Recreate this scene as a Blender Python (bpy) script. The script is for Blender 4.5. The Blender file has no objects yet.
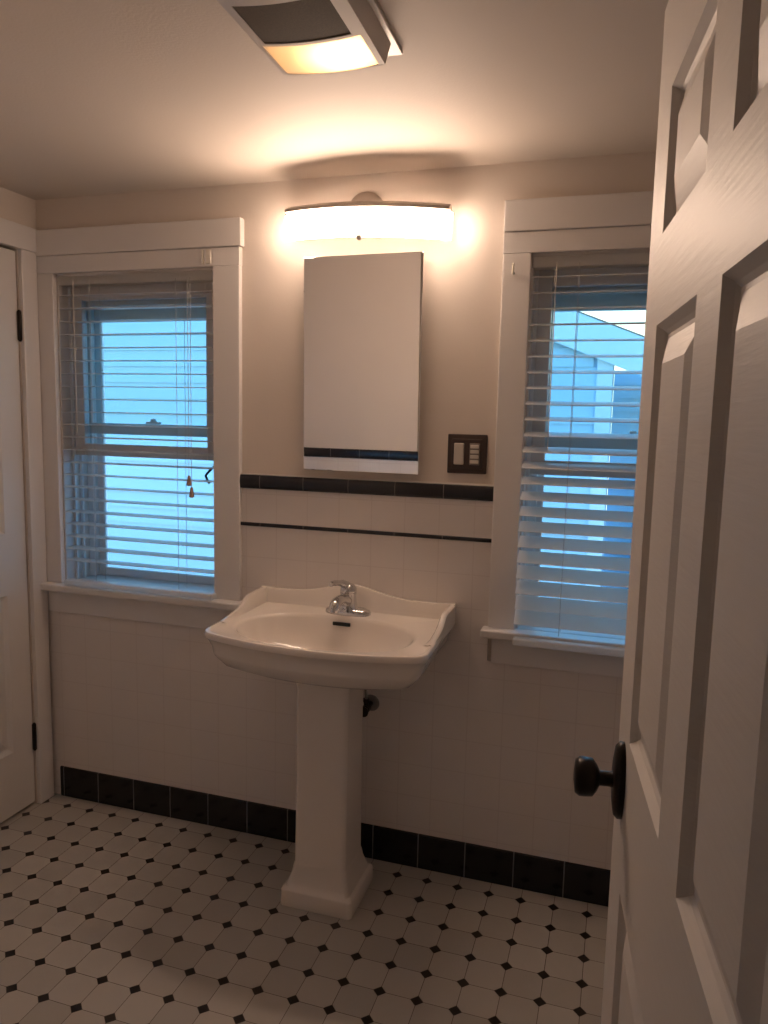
import bpy, bmesh, math, random
from mathutils import Vector, Matrix
random.seed(7)
SC = bpy.context.scene
COL = SC.collection
PI = math.pi

# ------------------------------------------------------------------ camera
cd = bpy.data.cameras.new('camera')
cd.sensor_fit = 'HORIZONTAL'
cd.sensor_width = 36.0
cd.lens = 754.7 / 768 * 36.0
cd.clip_start = 0.02
cam = bpy.data.objects.new('camera', cd)
COL.objects.link(cam)
YAW, PITCH, ROLL = 0.302450, 0.123401, 0.022421
fw = Vector((-math.sin(YAW) * math.cos(PITCH), math.cos(YAW) * math.cos(PITCH), -math.sin(PITCH)))
rt = Vector((math.cos(YAW), math.sin(YAW), 0))
up = rt.cross(fw)
r2 = math.cos(ROLL) * rt + math.sin(ROLL) * up
u2 = -math.sin(ROLL) * rt + math.cos(ROLL) * up
mw = Matrix((r2, u2, -fw)).transposed().to_4x4()
mw.translation = Vector((2.0188, -2.2903, 1.4787))
cam.matrix_world = mw
SC.camera = cam

# ------------------------------------------------------------------ light and exposure
SC.view_settings.view_transform = 'Standard'
SC.view_settings.look = 'None'
SC.view_settings.exposure = 0.74
SC.view_settings.gamma = 1.0
SC.view_settings.use_curve_mapping = False
LAMP = 37.0                    # vanity lamp diffuser
LAMP_COL = (1.0, 0.72, 0.54, 1)
BULB = 48.0                   # bulb inside the ceiling fan
BULB_COL = (1.0, 0.68, 0.42, 1)
SKY = 2.2

world = bpy.data.worlds.new('evening_sky')
SC.world = world
world.use_nodes = True
wn = world.node_tree.nodes
wl = world.node_tree.links
bg = wn['Background']
tc = wn.new('ShaderNodeTexCoord')
sp = wn.new('ShaderNodeSeparateXYZ')
rp = wn.new('ShaderNodeValToRGB')
wl.new(tc.outputs['Generated'], sp.inputs[0])
wl.new(sp.outputs['Z'], rp.inputs[0])
wl.new(rp.outputs[0], bg.inputs[0])
e = rp.color_ramp.elements
e[0].position = 0.0
e[0].color = (0.80, 0.86, 0.62, 1)
e[1].position = 0.30
e[1].color = (0.20, 0.54, 1.0, 1)
m_ = rp.color_ramp.elements.new(0.10)
m_.color = (0.80, 0.88, 0.66, 1)
bg.inputs[1].default_value = SKY


# ------------------------------------------------------------------ materials
def mat(name, col, rough=0.5, metal=0.0, spec=0.5, noise=0.0, nscale=20.0, bump=0.0, bscale=200.0, coat=0.0):
    m = bpy.data.materials.new(name)
    m.use_nodes = True
    n, l = m.node_tree.nodes, m.node_tree.links
    b = n['Principled BSDF']
    b.inputs['Base Color'].default_value = (*col, 1)
    b.inputs['Roughness'].default_value = rough
    b.inputs['Metallic'].default_value = metal
    b.inputs['Specular IOR Level'].default_value = spec
    b.inputs['Coat Weight'].default_value = coat
    t = n.new('ShaderNodeTexCoord')
    if noise:
        x = n.new('ShaderNodeTexNoise')
        x.inputs['Scale'].default_value = nscale
        l.new(t.outputs['Object'], x.inputs['Vector'])
        r = n.new('ShaderNodeValToRGB')
        r.color_ramp.elements[0].color = (*[c * (1 - noise) for c in col], 1)
        r.color_ramp.elements[1].color = (*[min(1, c * (1 + noise)) for c in col], 1)
        l.new(x.outputs['Fac'], r.inputs[0])
        l.new(r.outputs[0], b.inputs['Base Color'])
    if bump:
        x = n.new('ShaderNodeTexNoise')
        x.inputs['Scale'].default_value = bscale
        l.new(t.outputs['Object'], x.inputs['Vector'])
        bp = n.new('ShaderNodeBump')
        bp.inputs['Strength'].default_value = bump
        bp.inputs['Distance'].default_value = 0.002
        l.new(x.outputs['Fac'], bp.inputs['Height'])
        l.new(bp.outputs[0], b.inputs['Normal'])
    return m


class NB:
    """tiny node-building helper"""
    def __init__(s, m):
        s.n, s.l = m.node_tree.nodes, m.node_tree.links

    def math(s, op, a, b=None):
        x = s.n.new('ShaderNodeMath')
        x.operation = op
        for i, v in enumerate((a, b)):
            if v is None:
                continue
            if isinstance(v, (int, float)):
                x.inputs[i].default_value = v
            else:
                s.l.new(v, x.inputs[i])
        return x.outputs[0]

    def mix(s, f, a, b):
        x = s.n.new('ShaderNodeMix')
        x.data_type = 'RGBA'
        s.l.new(f, x.inputs[0])
        for i, v in ((6, a), (7, b)):
            if isinstance(v, tuple):
                x.inputs[i].default_value = (*v, 1)
            else:
                s.l.new(v, x.inputs[i])
        return x.outputs[2]

    def xyz(s):
        t = s.n.new('ShaderNodeTexCoord')
        p = s.n.new('ShaderNodeSeparateXYZ')
        s.l.new(t.outputs['Object'], p.inputs[0])
        return t.outputs['Object'], p.outputs[0], p.outputs[1], p.outputs[2]

    def line_dist(s, c, pitch, phase):
        # distance (in pitch units) from nearest joint
        u = s.math('DIVIDE', s.math('SUBTRACT', c, phase), pitch)
        return s.math('ABSOLUTE', s.math('SUBTRACT', u, s.math('ROUND', u)))


def tile_mat(name, col, grout, px, phx, pz=None, phz=0.0, axis='x', rough=0.12, w=0.0016, vary=0.03, bump=0.2):
    m = mat(name, col, rough, spec=0.5)
    k = NB(m)
    b = k.n['Principled BSDF']
    vec, x, y, z = k.xyz()
    a = x if axis == 'x' else y
    d = k.math('LESS_THAN', k.line_dist(a, px, phx), w / px)
    if pz:
        d2 = k.math('LESS_THAN', k.line_dist(z, pz, phz), w / pz)
        d = k.math('MAXIMUM', d, d2)
    t = k.n.new('ShaderNodeTexNoise')
    t.inputs['Scale'].default_value = 6.0
    k.l.new(vec, t.inputs['Vector'])
    c1 = k.mix(t.outputs['Fac'], tuple(c * (1 - vary) for c in col), tuple(min(1, c * (1 + vary)) for c in col))
    k.l.new(k.mix(d, c1, grout), b.inputs['Base Color'])
    k.l.new(k.math('ADD', k.math('MULTIPLY', d, 0.5), rough), b.inputs['Roughness'])
    bp = k.n.new('ShaderNodeBump')
    bp.inputs['Strength'].default_value = bump
    bp.inputs['Distance'].default_value = 0.001
    k.l.new(k.math('SUBTRACT', 1.0, d), bp.inputs['Height'])
    k.l.new(bp.outputs[0], b.inputs['Normal'])
    return m


def floor_mat():
    m = mat('octagon_and_dot_tile', (0.7, 0.66, 0.58), 0.28)
    k = NB(m)
    b = k.n['Principled BSDF']
    vec, x, y, z = k.xyz()
    du = k.line_dist(x, 0.1, 0.0)
    dv = k.line_dist(y, 0.1, -0.072)
    s = k.math('ADD', du, dv)
    dot = k.math('LESS_THAN', s, 0.165)
    ring = k.math('LESS_THAN', s, 0.182)
    ln = k.math('LESS_THAN', k.math('MINIMUM', du, dv), 0.0085)
    gro = k.math('MAXIMUM', ring, ln)
    # every octagon a slightly different white
    ux = k.math('FLOOR', k.math('DIVIDE', x, 0.1))
    uy = k.math('FLOOR', k.math('DIVIDE', k.math('ADD', y, 0.072), 0.1))
    cmb = k.n.new('ShaderNodeCombineXYZ')
    k.l.new(ux, cmb.inputs[0])
    k.l.new(uy, cmb.inputs[1])
    wn_ = k.n.new('ShaderNodeTexWhiteNoise')
    wn_.noise_dimensions = '2D'
    k.l.new(cmb.outputs[0], wn_.inputs['Vector'])
    c1 = k.mix(wn_.outputs['Value'], (0.42, 0.395, 0.36), (0.50, 0.47, 0.43))
    c2 = k.mix(gro, c1, (0.13, 0.10, 0.08))
    c3 = k.mix(dot, c2, (0.012, 0.008, 0.007))
    k.l.new(c3, b.inputs['Base Color'])
    bp = k.n.new('ShaderNodeBump')
    bp.inputs['Strength'].default_value = 0.4
    bp.inputs['Distance'].default_value = 0.001
    k.l.new(k.math('SUBTRACT', 1.0, k.math('SUBTRACT', gro, dot)), bp.inputs['Height'])
    k.l.new(bp.outputs[0], b.inputs['Normal'])
    return m


def glass_mat(name):
    m = bpy.data.materials.new(name)
    m.use_nodes = True
    n, l = m.node_tree.nodes, m.node_tree.links
    n.clear()
    o = n.new('ShaderNodeOutputMaterial')
    mx = n.new('ShaderNodeMixShader')
    t = n.new('ShaderNodeBsdfTransparent')
    t.inputs[0].default_value = (0.93, 0.97, 0.97, 1)
    g = n.new('ShaderNodeBsdfGlossy')
    g.inputs['Roughness'].default_value = 0.02
    f = n.new('ShaderNodeFresnel')
    f.inputs[0].default_value = 1.35
    l.new(f.outputs[0], mx.inputs[0])
    l.new(t.outputs[0], mx.inputs[1])
    l.new(g.outputs[0], mx.inputs[2])
    l.new(mx.outputs[0], o.inputs[0])
    return m


def emit_mat(name, col, s):
    m = bpy.data.materials.new(name)
    m.use_nodes = True
    n, l = m.node_tree.nodes, m.node_tree.links
    n.clear()
    o = n.new('ShaderNodeOutputMaterial')
    e_ = n.new('ShaderNodeEmission')
    e_.inputs[0].default_value = col
    e_.inputs[1].default_value = s
    l.new(e_.outputs[0], o.inputs[0])
    return m


def translucent_mat(name, col, frac, rough=0.4):
    m = mat(name, col, rough)
    n, l = m.node_tree.nodes, m.node_tree.links
    o = n['Material Output']
    b = n['Principled BSDF']
    t = n.new('ShaderNodeBsdfTranslucent')
    t.inputs[0].default_value = (*col, 1)
    mx = n.new('ShaderNodeMixShader')
    mx.inputs[0].default_value = frac
    l.new(b.outputs[0], mx.inputs[1])
    l.new(t.outputs[0], mx.inputs[2])
    l.new(mx.outputs[0], o.inputs[0])
    return m


def grain_mat(name, col, rough=0.5):
    """painted moulded door with an embossed wood grain running along z (rails read the same)"""
    m = mat(name, col, rough)
    k = NB(m)
    b = k.n['Principled BSDF']
    vec, x, y, z = k.xyz()
    mp = k.n.new('ShaderNodeMapping')
    mp.inputs['Scale'].default_value = (9.0, 9.0, 130.0)
    k.l.new(vec, mp.inputs[0])
    t = k.n.new('ShaderNodeTexNoise')
    t.inputs['Scale'].default_value = 1.0
    t.inputs['Detail'].default_value = 3.0
    k.l.new(mp.outputs[0], t.inputs['Vector'])
    bp = k.n.new('ShaderNodeBump')
    bp.inputs['Strength'].default_value = 0.25
    bp.inputs['Distance'].default_value = 0.002
    k.l.new(t.outputs['Fac'], bp.inputs['Height'])
    k.l.new(bp.outputs[0], b.inputs['Normal'])
    return m


M = {}
M['wall'] = mat('beige_wall_paint', (0.72, 0.645, 0.58), 0.6, noise=0.03, nscale=3, bump=0.15, bscale=120)
M['ceiling'] = mat('ceiling_paint', (0.66, 0.595, 0.53), 0.7, noise=0.02, nscale=2, bump=0.2, bscale=150)
M['trim'] = mat('white_trim_paint', (0.78, 0.755, 0.74), 0.33, noise=0.02, nscale=6)
M['tile_x'] = tile_mat('white_wall_tile', (0.80, 0.75, 0.72), (0.70, 0.645, 0.615), 0.1115, 1.265, 0.108, 1.002, 'x')
M['tile_y'] = tile_mat('white_wall_tile_side', (0.80, 0.75, 0.72), (0.70, 0.645, 0.615), 0.1115, 0.0, 0.108, 1.002, 'y')
M['black_x'] = tile_mat('black_base_tile', (0.010, 0.010, 0.012), (0.16, 0.16, 0.165), 0.157, 0.0395, None, 0, 'x', rough=0.14, w=0.0018, vary=0.2)
M['black_y'] = tile_mat('black_base_tile_side', (0.010, 0.010, 0.012), (0.16, 0.16, 0.165), 0.157, 0.0, None, 0, 'y', rough=0.14, w=0.0018, vary=0.2)
M['cap_x'] = tile_mat('black_cap_tile', (0.018, 0.017, 0.022), (0.13, 0.11, 0.10), 0.157, 1.03, None, 0, 'x', rough=0.16, w=0.0012, vary=0.2)
M['cap_y'] = tile_mat('black_cap_tile_side', (0.018, 0.017, 0.022), (0.13, 0.11, 0.10), 0.157, 0.0, None, 0, 'y', rough=0.16, w=0.0012, vary=0.2)
M['grout'] = mat('white_caulk', (0.72, 0.68, 0.63), 0.6, noise=0.05)
M['floor'] = floor_mat()
M['hall_floor'] = mat('hall_floor_wood', (0.18, 0.10, 0.055), 0.4, noise=0.25, nscale=8)
M['door'] = grain_mat('white_door_paint', (0.74, 0.71, 0.68))
M['china'] = mat('white_china', (0.84, 0.78, 0.72), 0.10, spec=0.6, noise=0.01, nscale=3, coat=0.3)
M['chrome'] = mat('chrome', (0.72, 0.72, 0.73), 0.10, 1.0, noise=0.02)
M['nickel'] = mat('satin_nickel', (0.50, 0.44, 0.39), 0.5, 0.55, noise=0.05)
M['bronze'] = mat('dark_bronze', (0.022, 0.016, 0.014), 0.35, 0.6, noise=0.15)
M['plate'] = mat('dark_switch_plate', (0.065, 0.045, 0.040), 0.4, 0.2, noise=0.1)
M['switch'] = mat('ivory_switch_plastic', (0.62, 0.57, 0.50), 0.35, noise=0.02)
M['timer'] = mat('timer_gap_shade', (0.22, 0.19, 0.165), 0.4, noise=0.02)  # body colour darkened so the gaps between the buttons look shaded
M['mirror'] = mat('mirror_silver', (0.86, 0.86, 0.86), 0.015, 1.0, noise=0.0)
M['cab'] = mat('white_cabinet_enamel', (0.72, 0.70, 0.68), 0.3, noise=0.02)
M['slat'] = translucent_mat('white_blind_slat', (0.88, 0.87, 0.85), 0.60, 0.10)
M['slat'].node_tree.nodes['Principled BSDF'].inputs['Coat Weight'].default_value = 0.6
M['cord'] = mat('blind_cord', (0.55, 0.53, 0.52), 0.7, noise=0.05)
M['tassel'] = mat('tassel_wood', (0.36, 0.24, 0.17), 0.45, noise=0.2, nscale=60)
M['clear'] = mat('clear_plastic_clip', (0.80, 0.76, 0.68), 0.15, noise=0.02)
M['sash'] = mat('sash_paint', (0.72, 0.705, 0.695), 0.4, noise=0.04, nscale=10)
M['vinyl'] = mat('storm_window_aluminium', (0.84, 0.85, 0.86), 0.3, 0.0, noise=0.03)
M['track'] = mat('jamb_track', (0.22, 0.22, 0.23), 0.5, noise=0.05)
M['black'] = mat('black_iron', (0.01, 0.01, 0.01), 0.5, 0.3, noise=0.2)
M['glass'] = glass_mat('window_glass')
M['diffuser'] = emit_mat('lit_diffuser', LAMP_COL, LAMP)
M['bulb'] = emit_mat('lit_bulb', BULB_COL, BULB)
M['lens'] = translucent_mat('ribbed_light_lens', (0.92, 0.84, 0.70), 0.75, 0.3)
M['grille'] = mat('dark_vent_mesh', (0.10, 0.068, 0.040), 0.7, noise=0.3, nscale=300)
M['fan'] = mat('fan_cover_plastic', (0.62, 0.57, 0.52), 0.4, noise=0.02)
M['siding'] = mat('pale_siding', (0.27, 0.48, 0.68), 0.6, noise=0.03, nscale=2)
M['house_trim'] = mat('house_trim_paint', (0.40, 0.58, 0.74), 0.6, noise=0.03)
M['roof'] = mat('roof_shingle', (0.10, 0.10, 0.11), 0.9, noise=0.4, nscale=30)
M['grass'] = mat('pale_gravel', (0.36, 0.38, 0.40), 0.9, noise=0.4, nscale=9)
M['bark'] = mat('bark', (0.10, 0.07, 0.05), 0.9, noise=0.4, nscale=30)
M['leaf'] = translucent_mat('leaf', (0.16, 0.30, 0.07), 0.4, 0.6)
M['hose'] = mat('braided_steel_hose', (0.30, 0.29, 0.28), 0.4, 0.8, noise=0.2, nscale=300)
M['gap'] = mat('door_gap_shade', (0.02, 0.016, 0.014), 0.8, noise=0.1)  # near-black colour standing in for shade in the door gap


# ------------------------------------------------------------------ mesh helpers
def add_box(bm, x0, x1, y0, y1, z0, z1, bev=0.0, mtx=None, seg=2):
    x0, x1 = min(x0, x1), max(x0, x1)
    y0, y1 = min(y0, y1), max(y0, y1)
    z0, z1 = min(z0, z1), max(z0, z1)
    t = bmesh.new()
    v = [t.verts.new(c) for c in ((x0, y0, z0), (x1, y0, z0), (x1, y1, z0), (x0, y1, z0),
                                  (x0, y0, z1), (x1, y0, z1), (x1, y1, z1), (x0, y1, z1))]
    for f in ((3, 2, 1, 0), (4, 5, 6, 7), (0, 1, 5, 4), (1, 2, 6, 5), (2, 3, 7, 6), (3, 0, 4, 7)):
        t.faces.new([v[i] for i in f])
    if bev:
        bmesh.ops.bevel(t, geom=t.edges[:], offset=bev, segments=seg, affect='EDGES', profile=0.5)
    merge(bm, t, mtx)


def merge(bm, t, mtx=None):
    if mtx:
        bmesh.ops.transform(t, matrix=mtx, verts=t.verts[:])
    me = bpy.data.meshes.new('tmp')
    t.to_mesh(me)
    bm.from_mesh(me)
    t.free()
    bpy.data.meshes.remove(me)


def add_loft(bm, rings, cap0=True, cap1=True, closed=True):
    vs = [[bm.verts.new(p) for p in r] for r in rings]
    for a, b in zip(vs[:-1], vs[1:]):
        n = len(a)
        for i in range(n if closed else n - 1):
            j = (i + 1) % n
            try:
                bm.faces.new((a[i], a[j], b[j], b[i]))
            except ValueError:
                pass
    if cap0:
        bm.faces.new(list(reversed(vs[0])))
    if cap1:
        bm.faces.new(vs[-1])
    return vs


def add_lathe(bm, prof, origin, axis=Vector((0, 0, 1)), n=28):
    """prof: (radius, height) along axis"""
    axis = Vector(axis).normalized()
    a = axis.orthogonal().normalized()
    b = axis.cross(a)
    rings = []
    for r, h in prof:
        rings.append([Vector(origin) + axis * h + (a * math.cos(2 * PI * i / n) + b * math.sin(2 * PI * i / n)) * max(r, 1e-5)
                      for i in range(n)])
    add_loft(bm, rings)


def add_tube(bm, pts, r, n=10):
    pts = [Vector(p) for p in pts]
    rings = []
    ref = None
    for i, p in enumerate(pts):
        d = (pts[min(i + 1, len(pts) - 1)] - pts[max(i - 1, 0)]).normalized()
        if ref is None:
            ref = d.orthogonal().normalized()
        ref = (ref - d * ref.dot(d)).normalized()
        b = d.cross(ref)
        rr = r[i] if isinstance(r, (list, tuple)) else r
        rings.append([p + (ref * math.cos(2 * PI * k / n) + b * math.sin(2 * PI * k / n)) * rr for k in range(n)])
    add_loft(bm, rings)


def smooth_pts(pts, n=6):
    pts = [Vector(p) for p in pts]
    out = []
    for i in range(len(pts) - 1):
        p0, p1, p2, p3 = pts[max(i - 1, 0)], pts[i], pts[i + 1], pts[min(i + 2, len(pts) - 1)]
        for k in range(n):
            t = k / n
            out.append(0.5 * ((2 * p1) + (p2 - p0) * t + (2 * p0 - 5 * p1 + 4 * p2 - p3) * t * t + (3 * p1 - p0 - 3 * p2 + p3) * t ** 3))
    out.append(pts[-1])
    return out


def obj(name, bm, m, parent=None, smooth=None, **props):
    bmesh.ops.remove_doubles(bm, verts=bm.verts[:], dist=1e-6)
    bmesh.ops.recalc_face_normals(bm, faces=bm.faces[:])
    me = bpy.data.meshes.new(name)
    bm.to_mesh(me)
    bm.free()
    me.materials.append(m)
    if smooth is not None:
        for p in me.polygons:
            p.use_smooth = True
        me.set_sharp_from_angle(angle=math.radians(smooth))
    o = bpy.data.objects.new(name, me)
    COL.objects.link(o)
    if parent:
        o.parent = parent
    for k, v in props.items():
        o[k] = v
    return o


def thing(name, loc=(0, 0, 0), rz=0.0, **props):
    o = bpy.data.objects.new(name, None)
    o.empty_display_size = 0.05
    o.location = loc
    o.rotation_euler = (0, 0, rz)
    COL.objects.link(o)
    for k, v in props.items():
        o[k] = v
    return o


def boxobj(name, boxes, m, parent=None, bev=0.0, **props):
    bm = bmesh.new()
    for b in boxes:
        add_box(bm, *b, bev=bev)
    return obj(name, bm, m, parent, **props)


S_ = dict(kind='structure')

# ------------------------------------------------------------------ the room shell
W, D, H = 2.50, 1.97, 2.22
T = 0.20
LX = -0.018               # face of the left wall
OZ0, OZ1 = 0.845, 1.962                 # window openings
WX = ((0.063, 0.701), (1.738, 2.358))
WIN = lambda i: WX[i]

boxobj('floor', [(-0.20, W + 0.14, -D - 0.06, 0.0, -0.06, 0.0)], M['floor'], **S_)
boxobj('ceiling', [(-0.20, W + 0.14, -D - T, T, H, H + 0.08)], M['ceiling'], **S_)
# back wall round the two windows
boxobj('wall_back', [(-0.20, W + 0.14, 0, T, -0.06, OZ0 - 0.035), (-0.20, W + 0.14, 0, T, OZ1, H),
                     (-0.20, WX[0][0], 0, T, OZ0 - 0.035, OZ1), (WX[0][1], WX[1][0], 0, T, OZ0 - 0.035, OZ1),
                     (WX[1][1], W + 0.14, 0, T, OZ0 - 0.035, OZ1)], M['wall'], **S_)
# left wall round its closed door
LD0, LD1, LDH = -0.100 - 0.765, -0.097, 2.032
boxobj('wall_left', [(-T, LX, LD1, 0, -0.06, H), (-T, LX, LD0, LD1, LDH, H), (-T, LX, -D, LD0, -0.06, H)], M['wall'], **S_)
boxobj('wall_right', [(W, W + T, -D, 0, -0.06, H)], M['wall'], **S_)
# front wall with the doorway the photo is taken through
FD0, FD1, FDH = 1.318, 2.150, 2.045
boxobj('wall_front', [(-0.20, FD0, -D - 0.12, -D, -0.06, H), (FD1, W + 0.14, -D - 0.12, -D, -0.06, H),
                      (FD0, FD1, -D - 0.12, -D, FDH, H)], M['wall'], **S_)
# boxed-out part of the front wall, left of the doorway
PX, PY = 1.012, -1.33
boxobj('wall_partition', [(LX, PX, -D, PY, -0.06, H)], M['wall'], **S_)
# hallway behind the doorway
boxobj('floor_hall', [(0.6, 3.0, -D - 1.6, -D - 0.06, -0.06, -0.001)], M['hall_floor'], **S_)
boxobj('ceiling_hall', [(0.6, 3.0, -D - 1.6, -D - T, H, H + 0.08)], M['ceiling'], **S_)
boxobj('wall_hall', [(0.5, 0.6, -D - 1.6, -D - 0.12, -0.06, H + 0.08), (3.0, 3.1, -D - 1.6, -D - 0.12, -0.06, H + 0.08),
                     (0.5, 3.1, -D - 1.7, -D - 1.6, -0.06, H + 0.08), (W + 0.14, 3.1, -D - 0.12, -D, -0.06, H)], M['wall'], **S_)

# wainscot tile, black base, black cap and the thin black liner
TT = 0.009
CX0, CX1 = 0.799, 1.656
bm = bmesh.new()
add_box(bm, LX, W, -TT, 0.0, 0.0, 0.735)
add_box(bm, CX0, CX1, -TT, 0.0, 0.735, 1.236)
obj('trim_1', bm, M['tile_x'], label='square white wall tiles behind the sink', **S_)
boxobj('trim_2', [(LX, PX + TT, PY, PY + TT, 0, 1.236)], M['tile_x'], **S_)
boxobj('trim_3', [(PX, PX + TT, -D, PY, 0, 1.236), (LX, LX + TT, PY + TT, LD0 - 0.09, 0, 1.236)], M['tile_y'], **S_)
boxobj('trim_12', [(PX + TT, 1.225, -D, -D + TT, 0, 1.236)], M['tile_x'], **S_)
boxobj('trim_4', [(W - TT, W, -D, 0, 0, 1.236)], M['tile_y'], **S_)
boxobj('baseboard_back', [(0.022, W, -TT - 0.007, 0, 0, 0.119)], M['black_x'], bev=0.003, label='row of black base tiles along the window wall', **S_)
boxobj('baseboard_front', [(LX, PX + TT + 0.007, PY, PY + TT + 0.007, 0, 0.119), (PX + TT, 1.225, -D, -D + TT + 0.007, 0, 0.119)], M['black_x'], bev=0.003, **S_)
boxobj('baseboard_left', [(LX, LX + TT + 0.007, PY + TT, LD0 - 0.09, 0, 0.119), (PX, PX + TT + 0.007, -D, PY, 0, 0.119)], M['black_y'], bev=0.003, **S_)
boxobj('baseboard_right', [(W - TT - 0.007, W, -D, 0, 0, 0.119)], M['black_y'], bev=0.003, **S_)


def bullnose(x0, x1, y, z0, z1, d, axis='x', sgn=-1):
    """half round strip standing off the wall plane"""
    bm = bmesh.new()
    prof = [(0.0, z0), (d * 0.75, z0)]
    n = 6
    for i in range(n + 1):
        a = -PI / 2 + PI * i / n
        prof.append((d * 0.75 + d * 0.25 * math.cos(a), (z0 + z1) / 2 + (z1 - z0) / 2 * math.sin(a)))
    prof += [(0.0, z1)]
    rings = []
    for x in (x0, x1):
        rings.append([Vector((x, y + sgn * p, z)) if axis == 'x' else Vector((y + sgn * p, x, z)) for p, z in prof])
    add_loft(bm, rings)
    return bm


obj('trim_5', bullnose(CX0, CX1, 0, 1.236, 1.281, 0.020), M['cap_x'], smooth=50, label='black cap tiles topping the wall tile', **S_)
obj('trim_6', bullnose(CX0, CX1, -TT + 0.002, 1.108, 1.120, 0.008), M['cap_x'], smooth=50, label='thin black liner strip in the wall tile', **S_)
obj('trim_7', bullnose(LX, PX + 0.015, PY, 1.236, 1.281, 0.020, 'x', 1), M['cap_x'], smooth=50, **S_)
obj('trim_8', bullnose(PY + TT, LD0 - 0.09, LX, 1.236, 1.281, 0.020, 'y', 1), M['cap_y'], smooth=50, **S_)
obj('trim_13', bullnose(PX + TT, 1.225, -D, 1.236, 1.281, 0.020, 'x', 1), M['cap_x'], smooth=50, **S_)
obj('trim_14', bullnose(-D, PY, PX, 1.236, 1.281, 0.020, 'y', 1), M['cap_y'], smooth=50, **S_)
obj('trim_9', bullnose(-D, 0, W, 1.236, 1.281, 0.020, 'y', -1), M['cap_y'], smooth=50, **S_)
bm = bmesh.new()
add_tube(bm, [(CX0 + (CX1 - CX0) * i / 12, -0.009 + 0.002 * math.sin(i * 2.1), 1.283) for i in range(13)], 0.003, 6)
obj('trim_10', bm, M['grout'], smooth=60, label='white caulk line on the black cap tiles', **S_)


# ------------------------------------------------------------------ windows
def window(i):
    x0, x1 = WX[i]
    t = thing('window_%d' % (i + 1), (0, 0, 0), **S_)
    t['label'] = ('white framed window to the left of the mirror' if i == 0 else 'white framed window beside the open door')
    ca = 0.022
    lx = LX + 0.001 if i == 0 else x0 - 0.082
    rx = x1 + 0.099 if i == 0 else x1 + 0.10
    # side casings
    boxobj('casing', [(lx, x0, -ca, 0, OZ0 + 0.0, OZ1), (x1, rx, -ca, 0, OZ0, OZ1)], M['trim'], t, bev=0.003)
    boxobj('casing', [(lx, rx, -ca, 0, OZ1, 2.021)], M['trim'], t, bev=0.001)
    boxobj('head_casing', [(lx, rx + 0.008, -ca - 0.007, 0, 2.022, 2.110)], M['trim'], t, bev=0.003)
    # stool and apron
    boxobj('window_sill', [(max(LX + 0.001, lx - 0.018), rx + 0.016, -0.060, 0.0, OZ0 - 0.026, OZ0),
                           (x0, x1, 0.0, T + 0.01, OZ0 - 0.026, OZ0)], M['trim'], t, bev=0.005)
    boxobj('apron', [(lx + 0.012, rx - 0.012, -0.020, 0, OZ0 - 0.113, OZ0 - 0.028)], M['trim'], t, bev=0.003)
    # jamb liners
    boxobj('jamb', [(x0, x0 + 0.006, 0, T, OZ0, OZ1), (x1 - 0.006, x1, 0, T, OZ0, OZ1), (x0, x1, 0, T, OZ1 - 0.008, OZ1)], M['trim'], t)
    j0, j1 = x0 + 0.006, x1 - 0.006
    # inside stops and sash tracks on the jambs
    boxobj('track', [(j0, j0 + 0.010, 0.046, 0.054, OZ0, OZ1), (j1 - 0.010, j1, 0.046, 0.054, OZ0, OZ1),
                     (j0, j0 + 0.012, 0.085, 0.092, OZ0, OZ1), (j1 - 0.012, j1, 0.085, 0.092, OZ0, OZ1)], M['vinyl'], t, bev=0.001)

    def sash(name, z0, z1, y0, y1, st, sr, rb, rtp, m):
        a, b = j0 + 0.003, j1 - 0.003
        s = boxobj(name, [(a, a + st, y0, y1, z0, z1), (b - sr, b, y0, y1, z0, z1),
                          (a + st, b - sr, y0, y1, z0, z0 + rb), (a + st, b - sr, y0, y1, z1 - rtp, z1)], m, t, bev=0.002)
        ym = (y0 + y1) / 2
        boxobj('pane', [(a + st - 0.003, b - sr + 0.003, ym - 0.0015, ym + 0.0015, z0 + rb - 0.003, z1 - rtp + 0.003)], M['glass'], s)
        return s
    # lower sash stands raised, so its bottom rail shows halfway up
    s = sash('sash', 1.318, OZ1 - 0.010, 0.056, 0.083, 0.048, 0.060, 0.044, 0.074, M['sash'])
    s2 = sash('upper_sash', 1.398, OZ1 - 0.012, 0.094, 0.116, 0.050, 0.085, 0.040, 0.088, M['sash'])
    bm = bmesh.new()
    xm = (x0 + x1) / 2
    add_box(bm, xm - 0.028, xm + 0.028, 0.097, 0.113, 1.439, 1.447, 0.002)
    add_lathe(bm, [(0.011, 0), (0.010, 0.010), (0.004, 0.013)], (xm, 0.105, 1.446))
    obj('sash_lock', bm, M['vinyl'], s2, smooth=40)
    # storm window outside
    q0, q1 = 0.165, 0.188
    st = boxobj('storm_frame', [(j0, j0 + 0.042, q0, q1, OZ0, OZ1 - 0.01), (j1 - 0.042, j1, q0, q1, OZ0, OZ1 - 0.01),
                                (j0 + 0.042, j1 - 0.042, q0, q1, OZ0, OZ0 + 0.030), (j0 + 0.042, j1 - 0.042, q0, q1, 1.822, OZ1 - 0.01),
                                (j0, j0 + 0.020, 0.150, 0.165, OZ0, OZ1 - 0.01), (j0, j0 + 0.026, 0.128, 0.140, OZ0, OZ1 - 0.01),
                                (j1 - 0.020, j1, 0.150, 0.165, OZ0, OZ1 - 0.01), (j1 - 0.026, j1, 0.128, 0.140, OZ0, OZ1 - 0.01)], M['vinyl'], t, bev=0.002)
    boxobj('pane', [(j0 + 0.040, j1 - 0.040, 0.176, 0.178, OZ0 + 0.028, 1.824)], M['glass'], st)
    return t


win1 = window(0)
win2 = window(1)
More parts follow.
